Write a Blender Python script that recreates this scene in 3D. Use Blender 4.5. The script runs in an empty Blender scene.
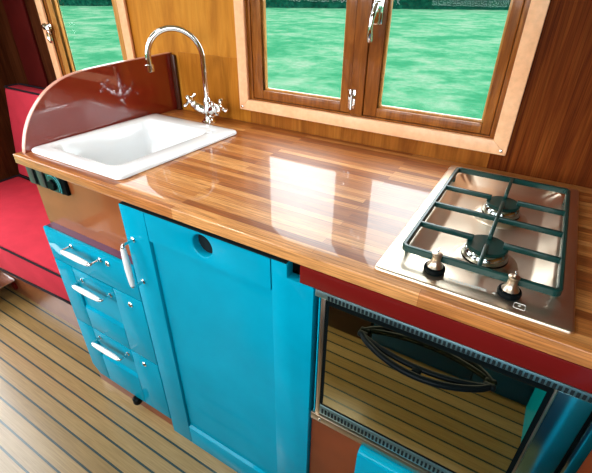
import bpy, bmesh, math, random
from mathutils import Vector, Matrix
random.seed(7)
SC = bpy.context.scene
COL = SC.collection
PI = math.pi

# ------------------------------------------------------------------ materials
def new_mat(name):
    m = bpy.data.materials.new(name); m.use_nodes = True
    nt = m.node_tree; nt.nodes.clear()
    out = nt.nodes.new('ShaderNodeOutputMaterial')
    b = nt.nodes.new('ShaderNodeBsdfPrincipled')
    nt.links.new(b.outputs[0], out.inputs[0])
    return m, nt, b

def setp(b, **k):
    for n, v in k.items():
        b.inputs[n.replace('_', ' ')].default_value = v

def coords(nt, scale=(1, 1, 1), kind='Object', rot=(0, 0, 0)):
    tc = nt.nodes.new('ShaderNodeTexCoord'); mp = nt.nodes.new('ShaderNodeMapping')
    mp.inputs['Scale'].default_value = scale; mp.inputs['Rotation'].default_value = rot
    nt.links.new(tc.outputs[kind], mp.inputs[0])
    return mp.outputs[0]

def noise(nt, vec, scale, detail=4, rough=.55, dist=0):
    n = nt.nodes.new('ShaderNodeTexNoise')
    n.inputs['Scale'].default_value = scale; n.inputs['Detail'].default_value = detail
    n.inputs['Roughness'].default_value = rough; n.inputs['Distortion'].default_value = dist
    nt.links.new(vec, n.inputs['Vector'])
    return n.outputs[0]

def ramp(nt, fac, stops):
    r = nt.nodes.new('ShaderNodeValToRGB'); e = r.color_ramp.elements
    while len(e) < len(stops): e.new(.5)
    for i, (p, c) in enumerate(stops):
        e[i].position = p; e[i].color = (*c, 1)
    nt.links.new(fac, r.inputs[0])
    return r.outputs[0]

def mixc(nt, fac, a, b, mode='MIX'):
    m = nt.nodes.new('ShaderNodeMix'); m.data_type = 'RGBA'; m.blend_type = mode
    for s, v in ((m.inputs[0], fac), (m.inputs[6], a), (m.inputs[7], b)):
        if hasattr(v, 'is_linked') or hasattr(v, 'links'): nt.links.new(v, s)
        elif isinstance(v, (int, float)): s.default_value = v
        else: s.default_value = (*v, 1)
    return m.outputs[2]

def bump(nt, b, h, strength=.1, dist=.002):
    n = nt.nodes.new('ShaderNodeBump'); n.inputs['Strength'].default_value = strength
    n.inputs['Distance'].default_value = dist
    nt.links.new(h, n.inputs['Height']); nt.links.new(n.outputs[0], b.inputs['Normal'])

def paint(name, col, rough=.3, coat=.6, coat_rough=.06, vary=.06, metallic=0, wav=.03, spec=.15):
    m, nt, b = new_mat(name)
    v = coords(nt)
    n = noise(nt, v, 9, 3)
    c0 = tuple(c * (1 - vary) for c in col); c1 = tuple(c * (1 + vary) for c in col)
    nt.links.new(ramp(nt, n, [(.3, c0), (.7, c1)]), b.inputs['Base Color'])
    setp(b, Roughness=rough, Metallic=metallic, Coat_Weight=coat, Coat_Roughness=coat_rough, Specular_IOR_Level=spec)
    if wav: bump(nt, b, noise(nt, v, 30, 2), wav, .002)
    return m

def wood(name, stops, scale=(6, 6, .7), nscale=6, rough=.35, coat=.5, coat_rough=.08, dist=1.2, fine=.25, spec=.12):
    m, nt, b = new_mat(name)
    v = coords(nt, scale)
    n = noise(nt, v, nscale, 6, .6, dist)
    base = ramp(nt, n, stops)
    v2 = coords(nt, tuple(s * (9 if s > 1 else 1.5) for s in scale))
    f = noise(nt, v2, nscale, 3, .6)
    dark = ramp(nt, f, [(.35, (1 - fine,) * 3), (.6, (1, 1, 1))])
    nt.links.new(mixc(nt, 1.0, base, dark, 'MULTIPLY'), b.inputs['Base Color'])
    setp(b, Roughness=rough, Coat_Weight=coat, Coat_Roughness=coat_rough, Specular_IOR_Level=spec)
    bump(nt, b, f, .04, .001)
    return m

def metal(name, col, rough=.15, stretch=None):
    m, nt, b = new_mat(name)
    v = coords(nt, stretch or (1, 1, 1))
    n = noise(nt, v, 40 if stretch else 12, 3)
    nt.links.new(ramp(nt, n, [(.3, tuple(c * .93 for c in col)), (.7, col)]), b.inputs['Base Color'])
    r = nt.nodes.new('ShaderNodeMapRange')
    r.inputs[3].default_value = rough * .8; r.inputs[4].default_value = rough * 1.25
    nt.links.new(n, r.inputs[0]); nt.links.new(r.outputs[0], b.inputs['Roughness'])
    setp(b, Metallic=1)
    return m

def fabric(name, col):
    m, nt, b = new_mat(name)
    v = coords(nt)
    n = noise(nt, v, 14, 4)
    w = noise(nt, v, 420, 2)
    nt.links.new(ramp(nt, n, [(.3, tuple(c * .9 for c in col)), (.7, tuple(c * 1.06 for c in col))]), b.inputs['Base Color'])
    setp(b, Roughness=.9, Specular_IOR_Level=.1)
    bump(nt, b, w, .25, .001)
    return m

M = {}
M['blue'] = paint('turquoise_gloss_paint', (.0003, .265, .395), .5, .22, .03, spec=.01)
M['maroon'] = paint('maroon_gloss_paint', (.12, .006, .005), .4, .4, .04, spec=.03)
M['splash'] = paint('oxblood_gloss_paint', (.21, .016, .007), .4, 1.0, .035, spec=.03, wav=.015)
M['splash'].node_tree.nodes['Principled BSDF'].inputs['Coat IOR'].default_value = 1.9
M['gloss_brown'] = paint('glossy_brown_red_panel', (.20, .055, .02), .35, 1.0, .06, .12)
M['gloss_brown'].node_tree.nodes['Principled BSDF'].inputs['Coat IOR'].default_value = 2.2
M['plum'] = paint('plum_sky_sheen', (.10, .035, .075), .4, .5, .05)  # purple tint stands in for sky reflected on the brown ledge
M['panel_brown'] = paint('tan_brown_varnished_panel', (.27, .075, .022), .3, .5, .06, .12)
M['shaded_blue'] = paint('shaded_blue_paint', (.003, .05, .10), .4, .2, .1)  # cabinet front's shade put into a darker blue
M['brown'] = paint('brown_red_varnished_board', (.17, .034, .009), .3, .4, .06, .15)
M['opp_brown'] = paint('dark_brown_board', (.06, .018, .010), .3, .5, .1, .15)
M['pale_edge'] = paint('pale_board_edge', (.60, .29, .22), .4, .4)  # pale tone for the board's thin curved edge
M['wall_gold'] = wood('golden_plywood', [(.25, (.32, .110, .012)), (.5, (.47, .18, .020)), (.75, (.58, .25, .034))], (2.4, 2.4, .55), 4, .5, .0, .15, 2.2, .12, .06)
M['wall_red'] = wood('falloff_red_ply', [(.25, (.070, .012, .003)), (.5, (.14, .029, .005)), (.75, (.23, .062, .011))], (9, 9, .5), 5, .5, .0, .15, 1.2, .4, .03)  # light falloff at the right put into a darker red tone
M['wall_mid'] = wood('falloff_amber_ply', [(.25, (.18, .050, .007)), (.5, (.28, .088, .012)), (.75, (.37, .135, .022))], (4, 4, .55), 5, .5, .0, .12, 1.6, .2, .05)
M['wall_amber'] = wood('falloff_orange_ply', [(.25, (.27, .088, .008)), (.5, (.40, .140, .014)), (.75, (.50, .20, .026))], (4, 4, .55), 5, .5, .0, .12, 1.6, .15, .05)
M['dark_wood'] = wood('dark_brown_boards', [(.25, (.022, .005, .002)), (.5, (.050, .012, .004)), (.75, (.085, .024, .008))], (8, 8, .6), 5, .5, .0, .2, spec=.02)
M['post_red'] = paint('dark_red_post_paint', (.055, .005, .004), .5, .02, .15, .2, spec=.03)
M['trim'] = wood('pale_pine_trim', [(.25, (.80, .40, .20)), (.5, (.88, .48, .255)), (.75, (.93, .56, .32))], (1.2, 9, 1.2), 7, .45, .3, .2, .6, .1)
M['sash'] = wood('varnished_sash_wood', [(.25, (.14, .036, .006)), (.5, (.25, .075, .012)), (.75, (.37, .13, .024))], (4, 4, 1.0), 6, .35, .3, .1)
M['sash_yellow'] = wood('golden_sash_wood', [(.25, (.36, .14, .03)), (.5, (.5, .22, .05)), (.75, (.6, .3, .09))], (4, 4, 1.0), 6, .3, .6, .1)
M['white'] = paint('white_glazed_ceramic', (.84, .87, .89), .15, .6, .04, .01, 0, 0, .5)
M['porcelain'] = paint('white_porcelain', (.82, .82, .80), .15, .6, .04, .01, 0, 0)
M['ceil'] = paint('white_ceiling_paint', (.82, .80, .76), .6, 0, .3, .03)
M['chrome'] = metal('chrome', (.86, .86, .85), .07)
M['steel'] = metal('brushed_steel', (.88, .75, .60), .34, (2, 60, 2))
M['vent_steel'] = metal('pale_vent_steel', (.30, .50, .54), .4)
M['teal_steel'] = metal('teal_reflection_steel', (.45, .80, .84), .16)  # teal tint stands in for the locker's blue reflection
M['steel_pol'] = metal('polished_steel', (.62, .70, .70), .12)
M['steel_warm'] = metal('warm_satin_steel', (.62, .50, .38), .3)
M['enamel'] = paint('dark_green_black_enamel', (.004, .036, .031), .35, .35, .1, .1)
M['black'] = paint('black_plastic', (.0022, .004, .0045), .4, .03, .1, .1, spec=.04)
M['dial_teal'] = paint('teal_dial_print', (.06, .36, .38), .4, .2)
M['grey_plate'] = paint('grey_switch_plate', (.055, .055, .046), .4, .2)
M['red_fab'] = fabric('red_seat_fabric', (.50, .032, .052))
M['piping'] = fabric('black_piping', (.015, .012, .016))
M['void'] = paint('cavity_shade', (.006, .012, .014), .8, 0)  # flat dark colour standing in for shade in gaps and holes

def oven_glass():
    m, nt, b = new_mat('mirrored_oven_glass')
    setp(b, Metallic=1, Roughness=.02)
    n = noise(nt, coords(nt), 5, 2)
    nt.links.new(ramp(nt, n, [(.3, (.86, .77, .45)), (.7, (.90, .81, .48))]), b.inputs['Base Color'])
    return m
M['oven_glass'] = oven_glass()

def pane_glass():
    m = bpy.data.materials.new('window_glass'); m.use_nodes = True
    nt = m.node_tree; nt.nodes.clear()
    out = nt.nodes.new('ShaderNodeOutputMaterial'); mx = nt.nodes.new('ShaderNodeMixShader')
    t = nt.nodes.new('ShaderNodeBsdfTransparent'); g = nt.nodes.new('ShaderNodeBsdfGlossy')
    t.inputs[0].default_value = (.97, .99, .98, 1); g.inputs[1].default_value = .01
    fr = nt.nodes.new('ShaderNodeLayerWeight'); pw = nt.nodes.new('ShaderNodeMath'); pw.operation = 'POWER'; pw.inputs[1].default_value = 4
    ad = nt.nodes.new('ShaderNodeMath'); ad.operation = 'MULTIPLY_ADD'; ad.inputs[1].default_value = .5; ad.inputs[2].default_value = .006
    nt.links.new(fr.outputs['Facing'], pw.inputs[0]); nt.links.new(pw.outputs[0], ad.inputs[0]); nt.links.new(ad.outputs[0], mx.inputs[0]); nt.links.new(t.outputs[0], mx.inputs[1]); nt.links.new(g.outputs[0], mx.inputs[2])
    nt.links.new(mx.outputs[0], out.inputs[0])
    return m
M['glass'] = pane_glass()

def worktop_mat():
    m, nt, b = new_mat('stave_worktop')
    v = coords(nt)
    br = nt.nodes.new('ShaderNodeTexBrick')
    br.offset = .37; br.offset_frequency = 2; br.squash = 1
    v.node.inputs['Location'].default_value = (.13, .0185 * 7, 0)
    nt.links.new(v, br.inputs['Vector'])
    for k, x in (('Scale', 1), ('Mortar Size', .0004), ('Mortar Smooth', .3), ('Bias', 0), ('Brick Width', .52), ('Row Height', .0185)):
        br.inputs[k].default_value = x * 1.0
    br.inputs['Color1'].default_value = (0, 0, 0, 1); br.inputs['Color2'].default_value = (1, 1, 1, 1)
    br.inputs['Mortar'].default_value = (.1, .1, .1, 1)
    tone = ramp(nt, br.outputs['Color'], [(0, (.22, .055, .009)), (.3, (.35, .110, .021)), (.65, (.47, .180, .043)), (1, (.62, .30, .10))])
    g = noise(nt, coords(nt, (2.2, 60, 60)), 5, 5, .65, .4)
    gr = ramp(nt, g, [(.34, (.52, .46, .40)), (.60, (1.18, 1.17, 1.15))])
    nt.links.new(mixc(nt, 1, tone, gr, 'MULTIPLY'), b.inputs['Base Color'])
    setp(b, Roughness=.42, Coat_Weight=.5, Coat_Roughness=.035, Coat_IOR=1.5, Specular_IOR_Level=.6)
    bump(nt, b, noise(nt, coords(nt, (1, 3, 1)), 14, 2), .09, .002)
    return m
M['worktop'] = worktop_mat()

def floor_mat():
    m, nt, b = new_mat('caulked_plank_floor')
    v = coords(nt)
    sx = nt.nodes.new('ShaderNodeSeparateXYZ'); nt.links.new(v, sx.inputs[0])
    def math_(op, a, c=None):
        n = nt.nodes.new('ShaderNodeMath'); n.operation = op
        for i, q in enumerate((a, c)):
            if q is None: continue
            if isinstance(q, (int, float)): n.inputs[i].default_value = q
            else: nt.links.new(q, n.inputs[i])
        return n.outputs[0]
    t = math_('DIVIDE', math_('SUBTRACT', sx.outputs[1], .115 - .0025 - 40 * .0506), .0506)
    fr = math_('FRACT', t); idx = math_('FLOOR', t)
    line = math_('LESS_THAN', fr, .125)
    wn = nt.nodes.new('ShaderNodeTexWhiteNoise'); wn.noise_dimensions = '1D'
    nt.links.new(idx, wn.inputs['W'])
    tone = ramp(nt, wn.outputs['Value'], [(0, (.23, .14, .045)), (.5, (.285, .182, .068)), (1, (.335, .225, .10))])
    g = noise(nt, coords(nt, (1.5, 45, 1)), 6, 5, .6, .3)
    gr = ramp(nt, g, [(.3, (.74, .70, .62)), (.65, (1.06, 1.05, 1.03))])
    pl = mixc(nt, 1, tone, gr, 'MULTIPLY')
    nt.links.new(mixc(nt, line, pl, (.003, .024, .024)), b.inputs['Base Color'])
    setp(b, Roughness=.4, Coat_Weight=1, Coat_Roughness=.22, Specular_IOR_Level=.3)
    bump(nt, b, g, .05, .001)
    return m
M['floor'] = floor_mat()

def grass_mat():
    m, nt, b = new_mat('meadow_grass')
    v = coords(nt)
    n1 = noise(nt, v, .55, 8, .75); n2 = noise(nt, coords(nt, (1, 1, 1)), 6, 4, .7)
    c = ramp(nt, n1, [(.42, (.014, .082, .040)), (.5, (.032, .106, .058)), (.62, (.078, .124, .084))])
    d = ramp(nt, n2, [(.3, (.8, .85, .8)), (.7, (1.12, 1.08, 1.1))])
    nt.links.new(mixc(nt, 1, c, d, 'MULTIPLY'), b.inputs['Base Color'])
    setp(b, Roughness=1, Specular_IOR_Level=0); bump(nt, b, n2, .4, .05)
    return m
M['grass'] = grass_mat()

def leaf_mat():
    m, nt, b = new_mat('hedge_leaves')
    n = noise(nt, coords(nt), 2.2, 6, .7)
    nt.links.new(ramp(nt, n, [(.35, (.001, .012, .008)), (.55, (.002, .030, .018)), (.75, (.008, .06, .032))]), b.inputs['Base Color'])
    setp(b, Roughness=1, Specular_IOR_Level=0); bump(nt, b, n, .6, .3)
    return m
M['leaf'] = leaf_mat()

# ------------------------------------------------------------------ mesh helpers
class MB:
    def __init__(s): s.bm = bmesh.new()
    def box(s, x0, x1, y0, y1, z0, z1, bev=0, seg=2):
        b = bmesh.new(); bmesh.ops.create_cube(b, size=1)
        for v in b.verts:
            v.co = Vector((x0 + (v.co.x + .5) * (x1 - x0), y0 + (v.co.y + .5) * (y1 - y0), z0 + (v.co.z + .5) * (z1 - z0)))
        if bev: bmesh.ops.bevel(b, geom=b.edges[:], offset=bev, segments=seg, affect='EDGES', profile=.5)
        return s.merge(b)
    def merge(s, b):
        me = bpy.data.meshes.new('tmp'); b.to_mesh(me); b.free(); s.bm.from_mesh(me); bpy.data.meshes.remove(me); return s
    def prism(s, pts, axis, a, c, bev=0):
        """pts: 2D outline in the two remaining axes (in xyz order) extruded a..c on axis"""
        b = bmesh.new()
        def P(p, t):
            q = list(p); q.insert('xyz'.index(axis), t); return Vector(q)
        v0 = [b.verts.new(P(p, a)) for p in pts]; v1 = [b.verts.new(P(p, c)) for p in pts]
        n = len(pts)
        b.faces.new(v0); b.faces.new(v1[::-1])
        for i in range(n): b.faces.new((v0[i], v1[i], v1[(i + 1) % n], v0[(i + 1) % n]))
        bmesh.ops.recalc_face_normals(b, faces=b.faces[:])
        if bev: bmesh.ops.bevel(b, geom=b.edges[:], offset=bev, segments=2, affect='EDGES', profile=.5)
        return s.merge(b)
    def loft(s, loops, cap0=False, cap1=False, closed=True):
        b = bmesh.new()
        L = [[b.verts.new(Vector(p)) for p in lp] for lp in loops]
        n = len(loops[0])
        for i in range(len(L) - 1):
            for j in range(n if closed else n - 1):
                k = (j + 1) % n
                b.faces.new((L[i][j], L[i][k], L[i + 1][k], L[i + 1][j]))
        if cap0: b.faces.new(L[0][::-1])
        if cap1: b.faces.new(L[-1])
        bmesh.ops.recalc_face_normals(b, faces=b.faces[:])
        return s.merge(b)
    def tube(s, pts, r, n=14, cap=True, closed=False):
        pts = [Vector(p) for p in pts]; m = len(pts)
        rr = r if isinstance(r, (list, tuple)) else [r] * m
        loops = []; u = None
        for i in range(m):
            if closed: t = pts[(i + 1) % m] - pts[i - 1]
            else: t = pts[min(i + 1, m - 1)] - pts[max(i - 1, 0)]
            t.normalize()
            if u is None:
                u = t.orthogonal().normalized()
            u = (u - t * u.dot(t)).normalized(); w = t.cross(u)
            loops.append([pts[i] + (u * math.cos(2 * PI * k / n) + w * math.sin(2 * PI * k / n)) * rr[i] for k in range(n)])
        if closed: loops.append(loops[0])
        return s.loft(loops, cap and not closed, cap and not closed)
    def lathe(s, prof, c, axis=(0, 0, 1), n=28):
        """prof: (radius, height) along axis from c"""
        a = Vector(axis).normalized(); u = a.orthogonal().normalized(); w = a.cross(u); c = Vector(c)
        loops = [[c + a * h + (u * math.cos(2 * PI * k / n) + w * math.sin(2 * PI * k / n)) * max(r, 1e-5) for k in range(n)] for r, h in prof]
        return s.loft(loops, True, True)
    def build(s, name, mat, parent=None, smooth=True, angle=35, origin=None):
        bm = s.bm
        bmesh.ops.remove_doubles(bm, verts=bm.verts[:], dist=1e-6)
        off = Vector(origin) if origin is not None else Vector((0, 0, 0))
        if parent is not None: off = world_loc(parent)
        for v in bm.verts: v.co -= off
        if smooth:
            ang = math.radians(angle)
            for f in bm.faces: f.smooth = True
            for e in bm.edges:
                e.smooth = not (len(e.link_faces) == 2 and e.calc_face_angle(0) > ang)
        me = bpy.data.meshes.new(name); bm.to_mesh(me); bm.free()
        me.materials.append(mat)
        o = bpy.data.objects.new(name, me); COL.objects.link(o)
        if parent is not None:
            o.parent = parent
        else: o.location = off
        return o

def world_loc(o):
    v = Vector((0, 0, 0))
    while o is not None:
        v += o.location; o = o.parent
    return v

def thing(name, loc, label, cat, group=None):
    o = bpy.data.objects.new(name, None); o.empty_display_size = .05; COL.objects.link(o)
    o.location = loc; o['label'] = label; o['category'] = cat
    if group: o['group'] = group
    return o
def tag(o, label, cat, group=None):
    o['label'] = label; o['category'] = cat
    if group: o['group'] = group
    return o
def struct(o):
    o['kind'] = 'structure'; return o

def rrect(x0, x1, y0, y1, r, z, n=6):
    out = []
    for cx, cy, a in ((x1 - r, y1 - r, 0), (x0 + r, y1 - r, PI / 2), (x0 + r, y0 + r, PI), (x1 - r, y0 + r, 1.5 * PI)):
        for k in range(n + 1):
            t = a + PI / 2 * k / n
            out.append((cx + r * math.cos(t), cy + r * math.sin(t), z))
    return out

def plate_holes(xs, ys, skip, z0, z1):
    """grid plate; skip(ix,iy) true where open"""
    b = bmesh.new(); V = {}
    def gv(i, j, z):
        k = (i, j, z)
        if k not in V: V[k] = b.verts.new((xs[i], ys[j], z))
        return V[k]
    nx, ny = len(xs) - 1, len(ys) - 1
    full = lambda i, j: 0 <= i < nx and 0 <= j < ny and not skip(i, j)
    for i in range(nx):
        for j in range(ny):
            if not full(i, j): continue
            b.faces.new([gv(i, j, z1), gv(i + 1, j, z1), gv(i + 1, j + 1, z1), gv(i, j + 1, z1)])
            b.faces.new([gv(i, j, z0), gv(i, j + 1, z0), gv(i + 1, j + 1, z0), gv(i + 1, j, z0)])
            for di, dj, a, c in ((-1, 0, (i, j), (i, j + 1)), (1, 0, (i + 1, j), (i + 1, j + 1)), (0, -1, (i, j), (i + 1, j)), (0, 1, (i, j + 1), (i + 1, j + 1))):
                if not full(i + di, j + dj):
                    b.faces.new([gv(*a, z0), gv(*c, z0), gv(*c, z1), gv(*a, z1)])
    bmesh.ops.recalc_face_normals(b, faces=b.faces[:])
    return b

def wall_holes(axis, a0, a1, us, zs, holes):
    """wall slab with rectangular openings. axis 'y': u is x ; axis 'x': u is y"""
    def skip(i, j):
        u = (us[i] + us[i + 1]) / 2; z = (zs[j] + zs[j + 1]) / 2
        return any(h[0] < u < h[1] and h[2] < z < h[3] for h in holes)
    b = plate_holes(us, zs, skip, a0, a1)
    for v in b.verts:
        u, z, t = v.co
        v.co = Vector((u, t, z)) if axis == 'y' else Vector((t, u, z))
    bmesh.ops.recalc_face_normals(b, faces=b.faces[:])
    m = MB(); m.merge(b); return m

# ------------------------------------------------------------------ dimensions
H = .905                   # worktop height
YW = .588                  # inner face of back wall
XL, XR = -1.78, 1.45       # end walls
YF = -1.30                 # wall behind the camera
ZC = 2.02

# ------------------------------------------------------------------ setting
struct(MB().box(XL - .05, XR + .05, YF - .05, YW + .05, -.06, 0).build('floor', M['floor'], None, False))
# openings in the back wall
W1 = (-1.372, -.911, .925, 1.56)     # left window
W2 = (-.357, .387, .980, 1.56)       # main window
us = sorted({XL - .05, XR + .05, W1[0], W1[1], W2[0], W2[1]})
zs = sorted({0, ZC, W1[2], W1[3], W2[2], W2[3]})
struct(wall_holes('y', YW, YW + .05, us, zs, [W1, W2]).build('wall_back', M['wall_gold'], None, False))
# thin sheets lining the back wall, light falloff rightward put into their tones
struct(MB().box(-.655, W2[0] - .001, YW - .003, YW, H - .02, 1.100).build('falloff_sheet_5', M['wall_amber'], None, False))
m = MB()
m.box(W2[0] - .0005, W2[1] + .0005, YW - .003, YW, H - .02, W2[2])
struct(m.build('falloff_sheet_1', M['wall_mid'], None, False))
struct(MB().box(W2[1] + .0005, XR, YW - .003, YW, .6, ZC).build('falloff_sheet_2', M['wall_red'], None, False))  # darker sheet carries the painted light falloff
struct(MB().box(XL, W1[0] - .0005, YW - .004, YW, 0, ZC).build('trim_3', M['dark_wood'], None, False))
struct(MB().box(-1.655, -1.500, YW - .016, YW - .004, .30, ZC, .003).build('trim_4', M['post_red'], None))
# left end wall with the entrance doorway (open)
D1 = (-.82, -.02, .02, 1.86)
struct(wall_holes('x', XL - .05, XL, sorted({YF - .05, YW, D1[0], D1[1]}), sorted({0, ZC, D1[2], D1[3]}), [D1]).build('wall_left', M['dark_wood'], None, False))
struct(MB().box(XR, XR + .05, YF, YW, 0, ZC).build('wall_right', M['wall_mid'], None, False))
WF = [(-1.45, -.55, .90, 1.75), (-.35, .95, .90, 1.75)]
struct(wall_holes('y', YF - .05, YF, sorted({XL, XR, *[h[0] for h in WF], *[h[1] for h in WF]}), [0, .90, 1.75, ZC], WF).build('wall_front', M['wall_mid'], None, False))
struct(MB().box(XL - .05, XR + .05, YF - .05, YW + .05, ZC, ZC + .05).build('ceiling', M['ceil'], None, False))

# ---- windows
def pane(parent, x0, x1, z0, z1, y):
    MB().box(x0 - .006, x1 + .006, y, y + .004, z0 - .006, z1 + .006).build('pane', M['glass'], parent, False)

def sash_frame(x0, x1, z0, z1, gx0, gx1, gz0, gz1, ya=.590, yb=.622):
    """four members round a glass opening, with a stepped glazing bead"""
    m = MB()
    m.box(x0, gx0, ya, yb, z0, z1, .003); m.box(gx1, x1, ya, yb, z0, z1, .003)
    m.box(gx0, gx1, ya, yb, z0, gz0, .003); m.box(gx0, gx1, ya, yb, gz1, z1, .003)
    return m
def beads(gx0, gx1, gz0, gz1, y=.602):
    b = MB(); w = .006
    b.box(gx0 - .001, gx0 + w, y, y + .010, gz0, gz1, .002); b.box(gx1 - w, gx1 + .001, y, y + .010, gz0, gz1, .002)
    b.box(gx0, gx1, y, y + .010, gz0 - .001, gz0 + w, .002); b.box(gx0, gx1, y, y + .010, gz1 - w, gz1 + .001, .002)
    return b

def screw(parent, x, y, z, r=.004):
    m = MB(); m.lathe([(r, 0), (r, .0012), (r * .7, .002), (r * .2, .0022)], (x, y, z), (0, -1, 0), 14)
    return m.build('screw', M['chrome'], parent)

# main window
w2 = MB()
w2.box(-.3575, -.345, .5885, .636, W2[2], W2[3], .001); w2.box(.3755, .3875, .5885, .636, W2[2], W2[3], .001)
w2.box(-.345, .3755, .5885, .636, W2[2] - .0005, W2[2] + .005); w2.box(-.345, .3755, .5885, .636, W2[3] - .006, W2[3])
w2 = struct(w2.build('window_2', M['sash'], None, origin=(.015, YW, W2[2])))
t = MB()
t.prism([(-.392, .9475), (.4225, .9475), (.3875, .981), (-.357, .981)], 'y', .5735, .5855, .0015)
t.prism([(-.392, .9475), (-.357, .981), (-.357, 1.56), (-.392, 1.594)], 'y', .5735, .5855, .0015)
t.prism([(.4225, .9475), (.4225, 1.594), (.3875, 1.56), (.3875, .981)], 'y', .5735, .5855, .0015)
t.prism([(-.392, 1.594), (-.357, 1.56), (.3875, 1.56), (.4225, 1.594)], 'y', .5735, .5855, .0015)
trim2 = t.build('surround', M['trim'], w2); trim2['label'] = 'pale pine surround with mitred corners'
screw(trim2, -.381, .5735, .957); screw(trim2, .410, .5735, .958)
MB().box(-.006, .034, .586, .636, W2[2] + .005, W2[3] - .006, .003).build('mullion', M['sash'], w2)
s1 = sash_frame(-.344, -.007, .986, 1.553, -.309, -.037, 1.013, 1.515).build('sash', M['sash'], w2)
beads(-.309, -.037, 1.013, 1.515).build('glazing_bead', M['sash_yellow'], s1); pane(s1, -.309, -.037, 1.013, 1.515, .612)
s2 = sash_frame(.035, .3745, .986, 1.553, .074, .352, 1.011, 1.515).build('sash', M['sash'], w2)
beads(.074, .352, 1.011, 1.515).build('glazing_bead', M['sash_yellow'], s2); pane(s2, .074, .352, 1.011, 1.515, .612)
# casement handle on right sash
hd = MB(); hd.box(.040, .066, .583, .590, 1.215, 1.300, .003); hd.lathe([(.011, 0), (.011, .010), (.008, .016)], (.053, .583, 1.258), (0, -1, 0), 18)
hd = hd.build('window_handle', M['chrome'], s2)
MB().tube([(.056, .566, 1.262), (.055, .558, 1.250), (.052, .552, 1.232), (.050, .551, 1.210), (.050, .553, 1.192), (.050, .556, 1.180), (.050, .557, 1.176)],
          [.006, .0065, .0058, .0055, .0068, .0065, .003], 12).build('lever', M['chrome'], hd)
hg = MB(); hg.box(-.010, .010, .5845, .5862, 1.000, 1.052, .0006); hg.tube([(0, .583, .998), (0, .583, 1.054)], .0034, 10)
hg = hg.build('hinge', M['chrome'], s1)
for z in (1.010, 1.042): screw(hg, .006, .5845, z, .0025)

# left window
w1 = MB()
w1.box(-1.372, -1.361, .5885, .636, W1[2], W1[3], .001); w1.box(-.922, -.911, .5885, .636, W1[2], W1[3], .001)
w1.box(-1.361, -.922, .5885, .636, W1[2] - .0005, W1[2] + .005); w1.box(-1.361, -.922, .5885, .636, W1[3] - .006, W1[3])
w1 = struct(w1.build('window_1', M['sash'], None, origin=(-1.14, YW, W1[2])))
t = MB()
t.prism([(-1.410, .892), (-.873, .892), (-.911, .926), (-1.372, .926)], 'y', .5735, .5835, .0015)
t.prism([(-1.410, .892), (-1.372, .926), (-1.372, 1.56), (-1.410, 1.594)], 'y', .5735, .5835, .0015)
t.prism([(-.873, .892), (-.873, 1.594), (-.911, 1.56), (-.911, .926)], 'y', .5735, .5835, .0015)
t.prism([(-1.410, 1.594), (-1.372, 1.56), (-.911, 1.56), (-.873, 1.594)], 'y', .5735, .5835, .0015)
trim1 = t.build('surround', M['trim'], w1); trim1['label'] = 'pale pine surround'
s3 = sash_frame(-1.360, -.923, .931, 1.553, -1.325, -.958, .960, 1.515).build('sash', M['sash_yellow'], w1)
beads(-1.325, -.958, .960, 1.515).build('glazing_bead', M['sash_yellow'], s3); pane(s3, -1.325, -.958, .960, 1.515, .612)
# fastener on the left surround
la = MB(); la.box(-1.392, -1.340, .566, .5735, 1.135, 1.155, .003)
la.lathe([(.010, 0), (.012, .006), (.006, .018)], (-1.362, .566, 1.145), (0, -1, 0), 16)
la.tube([(-1.362, .550, 1.145), (-1.350, .548, 1.138), (-1.335, .550, 1.140)], .005, 10)
la = la.build('window_catch', M['chrome'], w1)
ring = [(-1.352 + .011 * math.cos(a), .560, 1.108 + .022 * math.sin(a)) for a in [2 * PI * k / 18 for k in range(18)]]
MB().tube(ring, .0032, 8, closed=True).build('pull_ring', M['chrome'], la)

# ---- outdoors
struct(MB().box(-90, 90, -60, 120, -1.06, -1.0).build('ground', M['grass'], None, False))
def hedge():
    b = bmesh.new(); yaw = .5387
    fw = Vector((-math.sin(yaw), math.cos(yaw), 0)); rt = Vector((math.cos(yaw), math.sin(yaw), 0))
    n, k = 180, 14; L = []
    for i in range(n + 1):
        s = -75 + 150 * i / n; hgt = 5.2 + 1.2 * math.sin(s * .31) + .9 * math.sin(s * .83 + 1) + random.uniform(-.4, .4)
        row = []
        for j in range(k + 1):
            a = PI * j / k
            d = 53 - 2.2 * math.cos(a) * (1 + .15 * random.uniform(-1, 1)); z = -1.05 + hgt * math.sin(a) ** .6 * (1 + .06 * random.uniform(-1, 1))
            p = fw * (d + random.uniform(-.25, .25)) + rt * (s + random.uniform(-.25, .25)); p.z = z
            row.append(b.verts.new(p))
        L.append(row)
    for i in range(n):
        for j in range(k): b.faces.new((L[i][j], L[i + 1][j], L[i + 1][j + 1], L[i][j + 1]))
    bmesh.ops.recalc_face_normals(b, faces=b.faces[:])
    m = MB(); m.merge(b); return m.build('hedge', M['leaf'], None, True, 180, origin=(-27, 45, -1))
tag(hedge(), 'long dark green hedge across the far edge of the meadow', 'hedge')

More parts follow.
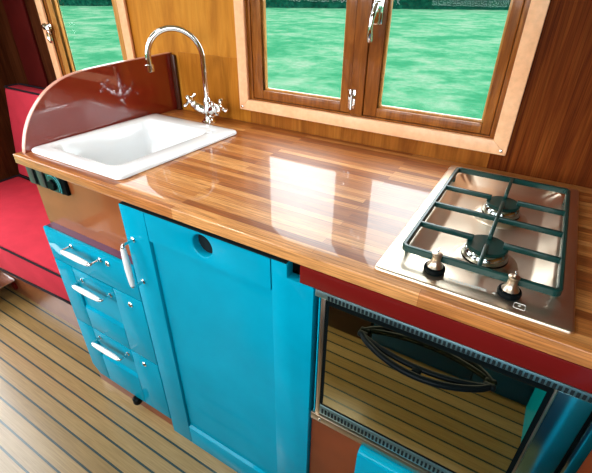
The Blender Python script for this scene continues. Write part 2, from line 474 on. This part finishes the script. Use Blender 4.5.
# ------------------------------------------------------------------ worktop
SK = (-.6895, -.3225, .032, .466)        # sink outer
HB = (.307, .592, .0226, .547)         # hob outer
xs = sorted([-.722, SK[0] + .02, SK[1] - .02, HB[0] + .02, HB[1] - .02, 1.30]); ys = sorted([0, SK[2] + .022, HB[2] + .06, SK[3] - .03, HB[3] - .02, .584])
def skip(i, j):
    x = (xs[i] + xs[i + 1]) / 2; y = (ys[j] + ys[j + 1]) / 2
    return (SK[0] + .02 < x < SK[1] - .02 and SK[2] + .022 < y < SK[3] - .03) or (HB[0] + .02 < x < HB[1] - .02 and HB[2] + .06 < y < HB[3] - .02)
b = plate_holes(xs, ys, skip, .8785, H)
ed = [e for e in b.edges if e.calc_face_angle(0) > 1 and abs(e.verts[0].co.z - e.verts[1].co.z) < 1e-6 and (all(abs(v.co.y) < 1e-6 for v in e.verts) or all(abs(v.co.x + .722) < 1e-6 for v in e.verts))]
ed += [e for e in b.edges if all(abs(v.co.y) < 1e-6 and abs(v.co.x + .722) < 1e-6 for v in e.verts)]
bmesh.ops.bevel(b, geom=ed, offset=.0022, segments=3, affect='EDGES', profile=.5)
m = MB(); m.merge(b)
wt = tag(m.build('worktop', M['worktop'], None, origin=(0, .29, .8785)), 'long glossy worktop of glued wood staves holding sink and hob', 'worktop')

# ------------------------------------------------------------------ sink
sk = thing('sink', (-.5, .245, H), 'white ceramic inset sink at the left end of the worktop', 'sink')
x0, x1, y0, y1 = SK
L = [rrect(x0 + .004, x1 - .004, y0 + .004, y1 - .004, .015, H + .0005), rrect(x0, x1, y0, y1, .017, H + .002), rrect(x0, x1, y0, y1, .017, H + .007),
     rrect(x0 + .002, x1 - .002, y0 + .002, y1 - .002, .016, H + .0105), rrect(x0 + .006, x1 - .006, y0 + .006, y1 - .006, .015, H + .012),
     rrect(x0 + .022, x1 - .060, y0 + .036, y1 - .052, .028, H + .0115), rrect(x0 + .028, x1 - .066, y0 + .042, y1 - .058, .030, H + .0085),
     rrect(x0 + .033, x1 - .070, y0 + .047, y1 - .062, .034, H + .001), rrect(x0 + .045, x1 - .076, y0 + .052, y1 - .068, .036, H - .05),
     rrect(x0 + .052, x1 - .082, y0 + .058, y1 - .074, .040, H - .125), rrect(x0 + .066, x1 - .066, y0 + .068, y1 - .084, .045, H - .146),
     rrect(x0 + .085, x1 - .085, y0 + .087, y1 - .103, .05, H - .154), rrect(x0 + .14, x1 - .14, y0 + .15, y1 - .16, .04, H - .157)]
m = MB(); m.loft(L, False, True); bs = m.build('basin', M['white'], sk, True, 60)
for v in bs.data.vertices: v.co.x += v.co.y * .030          # the sink sits slightly askew
m = MB(); m.lathe([(.026, 0), (.026, .002), (.020, .003), (.018, .001), (.004, .001)], (-.5025, .24, H - .1575)); m.build('waste', M['chrome'], sk)

# ------------------------------------------------------------------ mixer tap
TX, TY = -.475, .511
tp = thing('mixer_tap', (TX, TY, H), 'chrome swan neck mixer tap with cross handles behind the white sink', 'tap')
m = MB(); m.lathe([(.024, 0), (.025, .004), (.020, .008), (.016, .014), (.014, .022), (.016, .030), (.018, .038), (.016, .048), (.012, .056), (.0125, .066), (.014, .070), (.012, .076), (.0105, .082)], (TX, TY, H))
m.build('tap_body', M['chrome'], tp)
d = Vector((-.131, -.099, 0)).normalized(); R_ = .082; zc = 1.105
path = [(TX, TY, H + .075), (TX, TY, 1.02), (TX, TY, 1.07)]
for k in range(0, 25):
    a = PI * k / 24
    c = Vector((TX, TY, zc)) + d * (R_ - R_ * math.cos(a)) + Vector((0, 0, R_ * math.sin(a))); path.append(tuple(c))
e = Vector((TX, TY, 0)) + d * 2 * R_
path += [(e.x, e.y, 1.09), (e.x, e.y, 1.08)]
sp = MB(); sp.tube(path, .0088, 16); sp = sp.build('spout', M['chrome'], tp, True, 60)
m = MB(); m.lathe([(.009, .023), (.0128, .021), (.0128, .003), (.010, .001), (.0085, 0)], (e.x, e.y, 1.064)); m.build('aerator', M['chrome'], sp)
for sx in (-1, 1):
    ax = Vector((sx * .86, -.10 - .18 * (sx > 0), .48)).normalized(); c0 = Vector((TX, TY, H + .026))
    m = MB(); m.lathe([(.012, .004), (.014, .020), (.0175, .026), (.018, .044), (.0145, .050), (.015, .062), (.010, .068), (.009, .076)], c0, ax, 20)
    va = m.build('valve', M['chrome'], tp)
    hc = c0 + ax * .080
    u = ax.cross(Vector((0, 1, 0))).normalized(); w = ax.cross(u)
    m = MB(); m.lathe([(.009, -.008), (.0105, -.004), (.0105, .004), (.007, .009), (.002, .011)], hc, ax, 18)
    for q in (u + w, u - w, -u + w, -u - w):
        q = q.normalized()
        m.tube([hc + q * .006, hc + q * .017, hc + q * .020, hc + q * .024, hc + q * .028, hc + q * .030], [.0050, .0048, .0062, .0076, .0062, .002], 12)
    m.build('cross_handle', M['chrome'], va)

# ------------------------------------------------------------------ splash board beside the sink
SX = -.6975
sb = thing('splash_board', (SX - .006, .3, H), 'glossy maroon splash board with curved front standing beside the sink', 'splash board')
def skew_x(o):                                       # the board stands slightly out of square
    for v in o.data.vertices: v.co.x += (v.co.y + .3 - .022) * .0163
cur = [(.022, H), (.030, .930), (.045, .962), (.066, .993), (.092, 1.020), (.122, 1.044), (.156, 1.062), (.192, 1.074), (.232, 1.081), (.300, 1.086), (.42, 1.090), (.583, 1.094)]
pts = []
for i in range(len(cur) - 1):                      # Catmull-Rom for a smooth outline
    p0 = Vector(cur[max(i - 1, 0)]); p1 = Vector(cur[i]); p2 = Vector(cur[i + 1]); p3 = Vector(cur[min(i + 2, len(cur) - 1)])
    for k in range(4):
        t_ = k / 4
        pts.append(.5 * ((2 * p1) + (p2 - p0) * t_ + (2 * p0 - 5 * p1 + 4 * p2 - p3) * t_ ** 2 + (3 * p1 - p0 - 3 * p2 + p3) * t_ ** 3))
pts.append(Vector(cur[-1]))
MB().prism([tuple(p) for p in pts] + [(.583, H)], 'x', SX - .012, SX).build('board', M['splash'], sb, True, 20); skew_x(sb.children[-1])
outer = []
for i, p in enumerate(pts):
    t_ = (pts[min(i + 1, len(pts) - 1)] - pts[max(i - 1, 0)]).normalized(); outer.append(p + Vector((-t_.y, t_.x)) * .0022)
loops = [[(SX - .0128, *a), (SX + .0006, *a), (SX + .0006, *o), (SX - .0128, *o)] for a, o in zip(pts, outer)]
loops = [[(q[0], q[1], max(q[2], H)) for q in lp] for lp in loops]
es = MB().loft(loops, True, True).build('edge_strip', M['pale_edge'], sb, True, 40); skew_x(es); es['label'] = 'pale strip along the curved top edge'
tag(MB().box(-.6870, -.668, .5735, .5845, H, 1.091, .004, 3).build('corner_batten', M['opp_brown'], None, origin=(-.674, .58, H)), 'short brown upright batten in the corner between maroon board and wall', 'batten')

# ------------------------------------------------------------------ handles
def bow_handle(parent, a, c, out=.033):
    """porcelain grip between two chrome posts; a,c = post feet on the face"""
    a = Vector(a); c = Vector(c); o = Vector((0, -out, 0)); t_ = (c - a).normalized()
    m = MB()
    A = a + o + t_ * .007; B = c + o - t_ * .007; L = (B - A).length
    fr = [0, .04, .10, .25, .5, .75, .90, .96, 1]; rr = [.0056, .0062, .0068, .0078, .0083, .0078, .0068, .0062, .0056]
    m.tube([A + t_ * L * f for f in fr], rr, 16)
    h = m.build('handle', M['porcelain'], parent, True, 60); h['label'] = 'white porcelain grip on chrome posts'
    for p, sg in ((a, 1), (c, -1)):
        m = MB(); m.lathe([(.0075, 0), (.0075, .003), (.0045, .005), (.0038, .010)], p, (0, -1, 0), 14)
        m.tube([p + o * .2, p + o * .8, p + o * .93 + t_ * sg * .001, p + o + t_ * sg * .004, p + o + t_ * sg * .0075], [.0037, .0037, .0039, .0042, .0046], 12)
        m.build('post', M['chrome'], h)
    return h

def keylock(parent, x, z, y=0):
    m = MB(); m.lathe([(.0085, 0), (.0085, .002), (.0070, .0035), (.0060, .0030), (.0058, .0036)], (x, y, z), (0, -1, 0), 20)
    k = m.build('lock', M['chrome'], parent)
    MB().box(x - .0012, x + .0012, y - .0046, y - .0034, z - .004, z + .004).build('keyhole', M['black'], k, False)

# ------------------------------------------------------------------ drawer cabinet
dc = thing('drawer_cabinet', (-.51, .3, 0), 'turquoise three drawer cabinet with brown upper panel below the sink', 'cabinet')
MB().prism([(.0105, .060), (.0105, .683), (.034, .683), (.034, .878), (.046, .878), (.046, .70), (.58, .70), (.58, 0), (.010, 0), (.010, .060)], 'x', -.7030, -.3085).build('carcass', M['brown'], dc, False)
MB().box(-.702, -.3095, .0108, .0338, .6832, .6842).build('ledge', M['plum'], dc, False)
MB().box(-.7225, -.3095, .0325, .0339, .6845, .878).build('upper_panel', M['panel_brown'], dc, False)
MB().box(-.703, -.3095, .0102, .0104, .0605, .683).build('gap_shade', M['void'], dc, False)  # dark sheet painting shade into the drawer gaps
MB().box(-.7225, -.7032, .034, .58, .30, .878).build('end_panel', M['brown'], dc, False)
def drawer_front(z0, z1, rz0=None, rz1=None, chamfer=0):
    o = MB(); x0, x1 = -.7030, -.3095
    if rz0 is None:
        o.box(x0, x1, 0, .010, z0, z1, .0018)
    else:
        gl, gr = -.616, -.430
        if chamfer: o.prism([(x0, z0 + chamfer), (x0 + chamfer * .9, z0), (gl - .0020, z0), (gl - .0020, z1), (x0, z1)], 'y', 0, .010, .0012)
        else: o.box(x0, gl - .0020, 0, .010, z0, z1, .0012)
        o.box(gr + .0020, x1, 0, .010, z0, z1, .0012)
        o.box(gl, gr, 0, .010, z0, rz0, .0012); o.box(gl, gr, 0, .010, rz1, z1, .0012)
        o.box(gl - .001, gr + .001, .007, .010, rz0 - .002, rz1 + .002)
        # sloping moulding inside the frame
        o.prism([(0.0005, rz0), (.007, rz0), (.007, rz0 + .010)], 'x', gl, gr)
        
    return o.build('drawer', M['blue'], dc, True, 25)
d1 = drawer_front(.5725, .6845); bow_handle(d1, (-.573, 0, .660), (-.447, 0, .660)); keylock(d1, -.417, .657)
d2 = drawer_front(.3220, .5690, .410, .515); bow_handle(d2, (-.577, 0, .536), (-.447, 0, .536)); keylock(d2, -.362, .538)
d3 = drawer_front(.0600, .3185, .186, .262, .036); bow_handle(d3, (-.583, 0, .294), (-.446, 0, .296)); keylock(d3, -.372, .291)
m = MB(); m.lathe([(.006, .030), (.014, .032), (.016, .036), (.016, .054), (.010, .060)], (-.475, .000, 0)); m.build('foot', M['black'], dc)

# control panel under the worktop edge
cp = thing('control_panel', (-.64, .03, .80), 'small black switch panel with teal dial under worktop edge near bench', 'control panel')
MB().box(-.7222, -.552, .022, .0324, .812, .8775, .003).build('housing', M['black'], cp)
for a in (-.720, -.672):
    MB().box(a, a + .028, .0185, .0225, .8145, .875, .0015).build('switch', M['grey_plate'], cp)
dl = MB().box(-.632, -.570, .0205, .0225, .8135, .8745, .0006).build('dial', M['enamel'], cp)
m = MB(); m.lathe([(.016, 0), (.015, .006), (.013, .008), (.003, .008)], (-.606, .0205, .834), (0, -1, 0), 24); m.build('dial_knob', M['black'], dl)
arc = lambda r: [(-.606 + r * math.cos(a), .0202, .834 + r * math.sin(a)) for a in [-.5 + 2.6 * k / 16 for k in range(17)]]
MB().tube(arc(.027), .0012, 6).tube(arc(.035), .0012, 6).build('scale_mark', M['dial_teal'], dl)

# ------------------------------------------------------------------ tall cupboard
tc = thing('tall_cupboard', (-.05, .3, 0), 'turquoise full height cupboard with round finger hole below the worktop', 'cupboard')
MB().prism([(-.305, 0), (.2085, 0), (.2085, .830), (.150, .830), (.150, .862), (-.305, .862)], 'y', .030, .58).build('carcass', M['void'], tc, False)  # coloured dark to paint shade into the door gaps
dr = MB()
dr.box(-.3060, -.2242, 0, .022, 0, .8685, .0015)
dr.prism([(.1185, 0), (.2095, 0), (.2095, .8385), (.1530, .8385), (.1530, .8685), (.1185, .8685)], 'y', 0, .022, .0012)
dr.box(-.2225, .1180, 0, .022, 0, .0850, .0015)
dr.box(-.2222, .1180, .008, .020, .084, .7900)
dr.prism([(.0005, .0850), (.008, .0850), (.008, .0905)], 'x', -.2225, .1180)
door = dr.build('door', M['blue'], tc, True, 25)
bow_handle(door, (-.2785, 0, .655), (-.2795, 0, .780))
# top flap with the finger hole
def holed_plate(x0, x1, z0, z1, cx, cz, r, ya, yb, n=48):
    b = bmesh.new(); inner = []; out = []
    angs = sorted([2 * PI * k / n for k in range(n)] + [math.atan2(z - cz, x - cx) % (2 * PI) for x in (x0, x1) for z in (z0, z1)])
    def rim(a):
        c, s = math.cos(a), math.sin(a)
        t_ = min((((x1 - cx) / c) if c > 1e-9 else ((x0 - cx) / c) if c < -1e-9 else 9), (((z1 - cz) / s) if s > 1e-9 else ((z0 - cz) / s) if s < -1e-9 else 9))
        return cx + c * t_, cz + s * t_
    R1 = [(cx + (r + .003) * math.cos(a), cz + (r + .003) * math.sin(a)) for a in angs]
    R0 = [(cx + r * math.cos(a), cz + r * math.sin(a)) for a in angs]
    R2 = [rim(a) for a in angs]
    loops = [[(x, yb, z) for x, z in R2], [(x, ya, z) for x, z in R2], [(x, ya, z) for x, z in R1], [(x, ya + .001, z) for x, z in [((p[0] * .65 + q[0] * .35), (p[1] * .65 + q[1] * .35)) for p, q in zip(R0, R1)]], [(x, ya + .003, z) for x, z in R0], [(x, yb, z) for x, z in R0]]
    m = MB(); m.loft(loops); return m
MB().box(-.3055, .1500, .0015, .021, .8687, .8697).build('gap_shade_strip', M['void'], tc, False)  # dark strip painting the shaded gap under the worktop
hp = holed_plate(-.2215, .1160, .7935, .8685, -.055, .8375, .0265, 0, .018).build('top_flap', M['blue'], tc, True, 40)
m = MB(); m.lathe([(.0275, 0), (.0275, .004)], (-.055, .0225, .8375), (0, -1, 0), 24); m.build('hole_shade', M['void'], hp)  # dark disc painting shade inside the finger hole

# ------------------------------------------------------------------ oven cabinet and oven
oc = thing('oven_cabinet', (.45, .3, 0), 'brown red oven cabinet with maroon fascia under the hob', 'cabinet')
oh = MB(); oh.box(.2125, 1.28, .012, .56, 0, .470); oh.box(.672, 1.28, .012, .56, .470, .838); oh.box(.2125, 1.28, .20, .56, .470, .838)
oh.build('carcass', M['brown'], oc, False)
MB().box(.1805, 1.28, 0, .030, .8395, .878, .001).build('fascia', M['maroon'], oc)
# flap door below oven: thick, rounded
fl = MB()
prof = [(.011, .10), (-.018, .10), (-.018, .455)] + [(-.018 + .012 * (1 - math.cos(a)), .455 + .012 * math.sin(a)) for a in [PI / 2 * k / 6 for k in range(1, 7)]] + [(.011, .467)]
fl.prism(prof, 'x', .338, .668)
fl = fl.build('flap_door', M['blue'], oc, True, 30); fl['label'] = 'turquoise flap door with rounded top edge'

ov = thing('oven', (.43, .1, .47), 'built in oven with mirrored glass door and black handle under the hob', 'oven')
MB().box(.218, .662, .014, .195, .475, .836).build('oven_body', M['black'], ov, False)
# top vent strip
vs = MB(); vs.box(.213, .668, 0, .012, .8230, .8380, .0012)
vs = vs.build('vent_strip', M['vent_steel'], ov)
sl = MB(); x = .2385
while x < .640:
    sl.box(x, x + .0044, -.0006, .004, .8245, .8335); x += .0072
sl.build('vent_slots', M['void'], vs, False)
# side channel at the left
sc_ = MB(); sc_.box(.2255, .2345, .001, .013, .4930, .8225, .0008); sc_.build('side_channel', M['steel_warm'], ov)
MB().box(.2195, .2220, .004, .013, .4930, .8225).build('side_rail', M['blue'], ov, False)
# door
dg = MB(); dg.prism([(q[0], q[1]) for q in [(p[0], p[1]) for p in rrect(.2352, .5965, .5290, .8220, .006, 0, 4)]], 'y', .002, .014)
dg = dg.build('oven_door', M['black'], ov, True, 30)
MB().box(.2425, .5890, .0008, .006, .5370, .8120).build('door_glass', M['oven_glass'], dg, False)
MB().box(.5966, .6000, .000, .014, .5290, .8220, .0005).build('door_edge', M['steel_warm'], dg)
# handle: slotted band bowed out from the glass
def rail(off0, off1, zt, n=24):
    return [(.312 + (.520 - .312) * k / n, -.004 - (off0 + (off1 - off0) * math.sin(PI * k / n) ** .75), zt) for k in range(n + 1)]
hm = MB()
hm.tube(rail(.001, .041, .783), .0056, 10); hm.tube(rail(0, .023, .783), .0048, 10)
for xx in (.312, .520): hm.box(xx - .009, xx + .009, -.009, .001, .778, .788, .003)
hm.box(.409, .424, -.046, -.022, .7798, .7862, .002)
hm.build('oven_handle', M['black'], dg, True, 50)
# right control column
MB().box(.6005, .6450, .001, .014, .4930, .8220, .001).build('control_column', M['teal_steel'], ov)
MB().box(.6510, .6680, .000, .014, .4720, .8220, .001).build('end_trim', M['steel_pol'], ov)
# lower vent + bottom trim
lv = MB(); lv.box(.2352, .5965, .001, .013, .4990, .5280, .001); lv = lv.build('lower_vent', M['vent_steel'], ov)
sl = MB(); x = .2405
while x < .592:
    sl.box(x, x + .0042, -.0002, .004, .5045, .5185); x += .0078
sl.build('vent_slots', M['void'], lv, False)
bt = MB(); bt.box(.2155, .6500, -.001, .013, .4710, .4915, .0012); bt = bt.build('bottom_trim', M['steel_warm'], ov)
screw(bt, .2385, -.001, .4805, .004)

# ------------------------------------------------------------------ hob
hb = thing('gas_hob', (.45, .285, H), 'stainless steel two burner gas hob set into the worktop', 'hob')
x0, x1, y0, y1 = HB
m = MB()
m.loft([rrect(x0, x1, y0, y1, .006, H + .0004), rrect(x0, x1, y0, y1, .006, H + .003), rrect(x0 + .0012, x1 - .0012, y0 + .0012, y1 - .0012, .006, H + .0048), rrect(x0 + .004, x1 - .004, y0 + .004, y1 - .004, .005, H + .0052),
        rrect(x0 + .030, x1 - .030, y0 + .068, y1 - .030, .040, H + .0052), rrect(x0 + .033, x1 - .033, y0 + .071, y1 - .033, .030, H + .0042), rrect(x0 + .056, x1 - .056, y0 + .090, y1 - .062, .028, H - .010),
        rrect(x0 + .062, x1 - .062, y0 + .096, y1 - .068, .025, H - .0118), rrect(x0 + .10, x1 - .10, y0 + .16, y1 - .14, .02, H - .012)], False, True)
m.build('hob_plate', M['steel'], hb, True, 50)
BX, BY1, BY2 = .455, .165, .350
ZB = H - .012
for by, s in ((BY1, 1.0), (BY2, .95)):
    m = MB(); m.lathe([(.056 * s, 0), (.055 * s, .002), (.042 * s, .0085), (.039 * s, .009)], (BX, by, ZB), n=40); bu = m.build('burner', M['steel'], hb, True, 50)
    m = MB(); m.lathe([(.0385 * s, .0085), (.0385 * s, .011)], (BX, by, ZB), n=40); m.build('burner_seal', M['black'], bu)
    m = MB(); m.lathe([(.0375 * s, .011), (.038 * s, .013), (.0345 * s, .024), (.032 * s, .026)], (BX, by, ZB), n=40); m.build('burner_ring', M['steel_pol'], bu)
    m = MB(); m.lathe([(.031 * s, .026), (.0335 * s, .0275), (.0335 * s, .0315), (.032 * s, .0330), (.001, .0332)], (BX, by, ZB), n=40); m.build('burner_cap', M['enamel'], bu)
# pan support
ZG = .9365
gx0, gx1, gy0, gy1 = .333, .569, .069, .472
g = MB(); w = .0075; hh = .011
prof_o = rrect(gx0, gx1, gy0, gy1, .012, ZG); prof_i = rrect(gx0 + w, gx1 - w, gy0 + w, gy1 - w, .006, ZG)
lo = lambda lp, z: [(p[0], p[1], z) for p in lp]
g.loft([lo(prof_o, ZG - hh), lo(prof_o, ZG - .0015), lo(rrect(gx0 + .0015, gx1 - .0015, gy0 + .0015, gy1 - .0015, .011, 0), ZG), lo(rrect(gx0 + w - .0015, gx1 - w + .0015, gy0 + w - .0015, gy1 - w + .0015, .0065, 0), ZG), lo(prof_i, ZG - .0015), lo(prof_i, ZG - hh), lo(prof_o, ZG - hh)])
bw = .0034
def bar(xa, xb, ya, yb): g.box(xa, xb, ya, yb, ZG - .010, ZG - .0002, .0012)
YM = .258
bar(gx0 + .004, gx1 - .004, YM - bw, YM + bw)
for by in (BY1, BY2):
    bar(gx0 + .004, BX - .024, by - bw, by + bw); bar(BX + .024, gx1 - .004, by - bw, by + bw)
bar(BX - bw, BX + bw, gy0 + .004, BY1 - .018); bar(BX - bw, BX + bw, BY1 + .016, BY2 - .016); bar(BX - bw, BX + bw, BY2 + .018, gy1 - .004)
for fx in (gx0 + .004, gx1 - .004):
    for fy in (gy0 + .03, gy1 - .03): g.tube([(fx, fy, H + .005), (fx, fy, ZG - .006)], .0038, 10)
g.build('pan_support', M['enamel'], hb, True, 40)
# knobs
for kx in (.394, .505):
    ky = .062; z0 = H + .0052
    m = MB(); m.lathe([(.0150, 0), (.0166, .002), (.0170, .006), (.0160, .0095), (.013, .011)], (kx, ky, z0)); kb = m.build('knob', M['black'], hb)
    m = MB(); m.lathe([(.0130, .0105), (.0118, .0122), (.0095, .0150), (.0076, .0190), (.0070, .0235), (.0072, .0300), (.0080, .0312), (.0080, .0332), (.0050, .0342), (.001, .0345)], (kx, ky, z0)); m.build('knob_cone', M['steel_warm'], kb, True, 40)
    MB().box(kx - .0011, kx + .0011, ky - .001, ky + .0075, z0 + .034, z0 + .0405, .0005).build('pointer', M['chrome'], kb)
# printed marks
def letters(txt, size, loc, parent, name, rotz=0):
    cu = bpy.data.curves.new('tmp', 'FONT'); cu.body = txt; cu.size = size; cu.align_x = 'LEFT'; cu.extrude = .0001; cu.offset = .0004
    to = bpy.data.objects.new('tmp', cu); COL.objects.link(to)
    bpy.context.view_layer.update()
    dg_ = bpy.context.evaluated_depsgraph_get(); me = bpy.data.meshes.new_from_object(to.evaluated_get(dg_))
    COL.objects.unlink(to); bpy.data.objects.remove(to); bpy.data.curves.remove(cu)
    o = bpy.data.objects.new(name, me); me.name = name; me.materials.clear(); me.materials.append(M['porcelain']); COL.objects.link(o)
    o.parent = parent; o.location = Vector(loc) - world_loc(parent); o.rotation_euler.z = rotz
    return o
lt = letters('BEAUTHOTEE', .0080, (.4255, .0505, H + .0053), hb, 'lettering', .02)
MB().box(.4195, .4240, .0525, .0565, H + .0051, H + .0055).build('printed_mark', M['porcelain'], hb, False)
ic = MB(); cx_, cy_ = .5225, .0415
ring = rrect(cx_ - .0075, cx_ + .0075, cy_ - .0065, cy_ + .0065, .002, H + .0054, 3); ic.tube(ring, .0004, 6, closed=True)
ic.lathe([(.0020, 0), (.0020, .0004)], (cx_, cy_ + .0015, H + .0051), n=12); ic.build('printed_icon', M['porcelain'], hb)
MB().prism([(.4835, .0525), (.4885, .0525), (.486, .0565)], 'z', H + .0051, H + .0055).build('printed_mark', M['porcelain'], hb, False)

# ------------------------------------------------------------------ bench
bb = thing('bench', (-1.2, .35, 0), 'brown built in bench base under the red seat cushion', 'bench')
MB().box(-1.75, -.724, .130, .575, 0, .272).build('front_panel', M['gloss_brown'], bb, False)
MB().box(-1.75, -.724, .055, .575, .272, .296, .003).build('seat_board', M['maroon'], bb)
tab = MB(); tab.prism([(-1.497, .072), (-1.470, .060), (-1.466, .040), (-1.483, .022), (-1.500, .045)], 'y', .118, .129); tab = tab.build('bracket', M['maroon'], bb)

def cushion(name, corners_bot, corners_top, label, pip_bot=True):
    """corners: 4 points each, counter-clockwise; soft rounded box with piping round the top and bottom seams"""
    b = bmesh.new()
    V = [b.verts.new(p) for p in corners_bot] + [b.verts.new(p) for p in corners_top]
    F = [(3, 2, 1, 0), (4, 5, 6, 7), (0, 1, 5, 4), (1, 2, 6, 5), (2, 3, 7, 6), (3, 0, 4, 7)]
    for f in F: b.faces.new([V[i] for i in f])
    bmesh.ops.recalc_face_normals(b, faces=b.faces[:])
    bmesh.ops.bevel(b, geom=b.edges[:], offset=.016, segments=4, affect='EDGES', profile=.5)
    m = MB(); m.merge(b)
    o = m.build(name, M['red_fab'], None, True, 60, origin=corners_bot[0]); tag(o, label, 'cushion')
    def seam(cs, nm):
        c = [Vector(p) for p in cs]; mid = sum(c, Vector()) / 4; pts_ = []
        c = [q + (mid - q).normalized() * .0005 for q in c]
        for i in range(4):
            p, q, r = c[i - 1], c[i], c[(i + 1) % 4]
            a = q + (p - q).normalized() * .022; e_ = q + (r - q).normalized() * .022
            for k in range(6):
                t_ = k / 5; pts_.append(a * (1 - t_) ** 2 + q * 2 * t_ * (1 - t_) + e_ * t_ ** 2)
        MB().tube(pts_, .0042, 8, closed=True).build(nm, M['piping'], o)
    seam(corners_top, 'piping')
    if pip_bot: seam(corners_bot, 'piping')
    return o
cushion('seat_cushion', [(-1.75, .004, .301), (-.728, .050, .301), (-.728, .43, .301), (-1.75, .43, .301)],
        [(-1.75, .006, .446), (-.728, .034, .446), (-.728, .43, .452), (-1.75, .43, .452)], 'red fabric seat cushion with black piping lying on the bench')
cushion('back_cushion', [(-1.75, .545, .455), (-1.75, .428, .455), (-.728, .432, .455), (-.728, .545, .455)][::1],
        [(-1.70, .556, .885), (-1.70, .480, .885), (-.728, .480, .885), (-.728, .556, .885)], 'red fabric back cushion with black piping upright below the left window')

# low steel box at the left edge
lb = thing('floor_box', (-1.58, .0, 0), 'low shiny steel box on floor at far left before bench', 'box')
MB().box(-1.70, -1.56, -.16, .04, 0, .088, .004).build('box_body', M['vent_steel'], lb)
MB().box(-1.704, -1.451, -.165, .1265, .088, .101, .006, 3).build('lid', M['chrome'], lb)

# ------------------------------------------------------------------ furniture on the other side of the aisle (seen mirrored in the oven door)
ob = thing('storage_box', (-.3, -1.0, 0), 'dark brown storage box across the aisle mirrored in oven glass', 'storage box')
MB().box(-.60, .105, -1.29, -.722, 0, .44, .003).build('box_body', M['opp_brown'], ob)
MB().box(-.605, .105, -1.292, -.712, .44, .462, .004).build('lid', M['opp_brown'], ob)
oc2 = thing('aisle_cabinet', (.5, -1.0, 0), 'low blue cabinet across the aisle, coloured as in shade, mirrored in oven glass', 'cabinet')
MB().box(.112, .92, -1.29, -.734, 0, .62, .003).build('carcass', M['shaded_blue'], oc2)
for a in (.116, .520): MB().box(a, a + .396, -.733, -.720, .03, .60, .002).build('door', M['shaded_blue'], oc2)
lk = thing('locker', (.95, -.5, 0), 'turquoise locker standing to the right mirrored in oven glass', 'locker')
MB().box(.722, 1.20, -.71, -.36, 0, .72, .003).build('carcass', M['blue'], lk)
MB().box(.709, .7215, -.70, -.37, .03, .70, .002).build('door', M['blue'], lk)

# ------------------------------------------------------------------ light
cl = thing('fill_lamp', (-.80, -.45, ZC), 'added unseen fill lamp, round and white, above the aisle near the sink', 'lamp')  # unseen lamp added to brighten the room
m = MB(); m.lathe([(.15, 0), (.15, -.025), (.14, -.032), (.125, -.030), (.001, -.030)], (-.80, -.45, ZC - .0005), n=36); m.build('fill_lamp_body', M['ceil'], cl, True, 50)
ll = bpy.data.lights.new('fill_light', 'AREA'); ll.shape = 'DISK'; ll.size = .25; ll.energy = 14; ll.color = (1, .97, .92)
lo_ = bpy.data.objects.new('fill_light', ll); COL.objects.link(lo_); lo_.location = (-.80, -.45, ZC - .034)
W = bpy.data.worlds.new('World'); SC.world = W; W.use_nodes = True
nt = W.node_tree; bg = nt.nodes['Background']
bg.inputs[0].default_value = (.90, .96, 1.0, 1); bg.inputs[1].default_value = 8.0
def portal(name, loc, rot, sx, sy):
    l = bpy.data.lights.new(name, 'AREA'); l.shape = 'RECTANGLE'; l.size = sx; l.size_y = sy; l.cycles.is_portal = True
    o = bpy.data.objects.new(name, l); COL.objects.link(o); o.location = loc; o.rotation_euler = rot
portal('window_daylight', ((W1[0] + W1[1]) / 2, .65, 1.27), (-PI / 2, 0, 0), .46, .58)
portal('window_daylight', ((W2[0] + W2[1]) / 2, .65, 1.27), (-PI / 2, 0, 0), .75, .58)
for h in WF: portal('window_daylight', ((h[0] + h[1]) / 2, YF - .06, 1.325), (PI / 2, 0, 0), h[1] - h[0], .85)
portal('door_daylight', (XL - .06, (D1[0] + D1[1]) / 2, .94), (0, -PI / 2, 0), 1.84, .80)

# ------------------------------------------------------------------ camera
cam = bpy.data.cameras.new('Camera'); co = bpy.data.objects.new('Camera', cam); COL.objects.link(co)
ya, pi_, ro = .5386946, .5540234, .0098757
fwd = Vector((-math.sin(ya) * math.cos(pi_), math.cos(ya) * math.cos(pi_), -math.sin(pi_)))
right = Vector((math.cos(ya), math.sin(ya), 0)); up = right.cross(fwd)
r2 = right * math.cos(ro) + up * math.sin(ro); u2 = -right * math.sin(ro) + up * math.cos(ro)
mw = Matrix((r2, u2, -fwd)).transposed().to_4x4(); mw.translation = Vector((.47627, -.50924, .3975 + H))
co.matrix_world = mw
cam.sensor_fit = 'HORIZONTAL'; cam.sensor_width = 36; cam.lens = 409.1356 / 592 * 36; cam.clip_start = .02; cam.clip_end = 500
SC.camera = co

SC.view_settings.view_transform = 'Standard'; SC.view_settings.look = 'None'
SC.view_settings.gamma = 1; SC.view_settings.use_curve_mapping = False
SC.view_settings.exposure = 0.0
SC.cycles.use_denoising = True
SC.cycles.max_bounces = 10; SC.cycles.diffuse_bounces = 5; SC.cycles.glossy_bounces = 5; SC.cycles.transparent_max_bounces = 12
SC.cycles.sample_clamp_indirect = 6
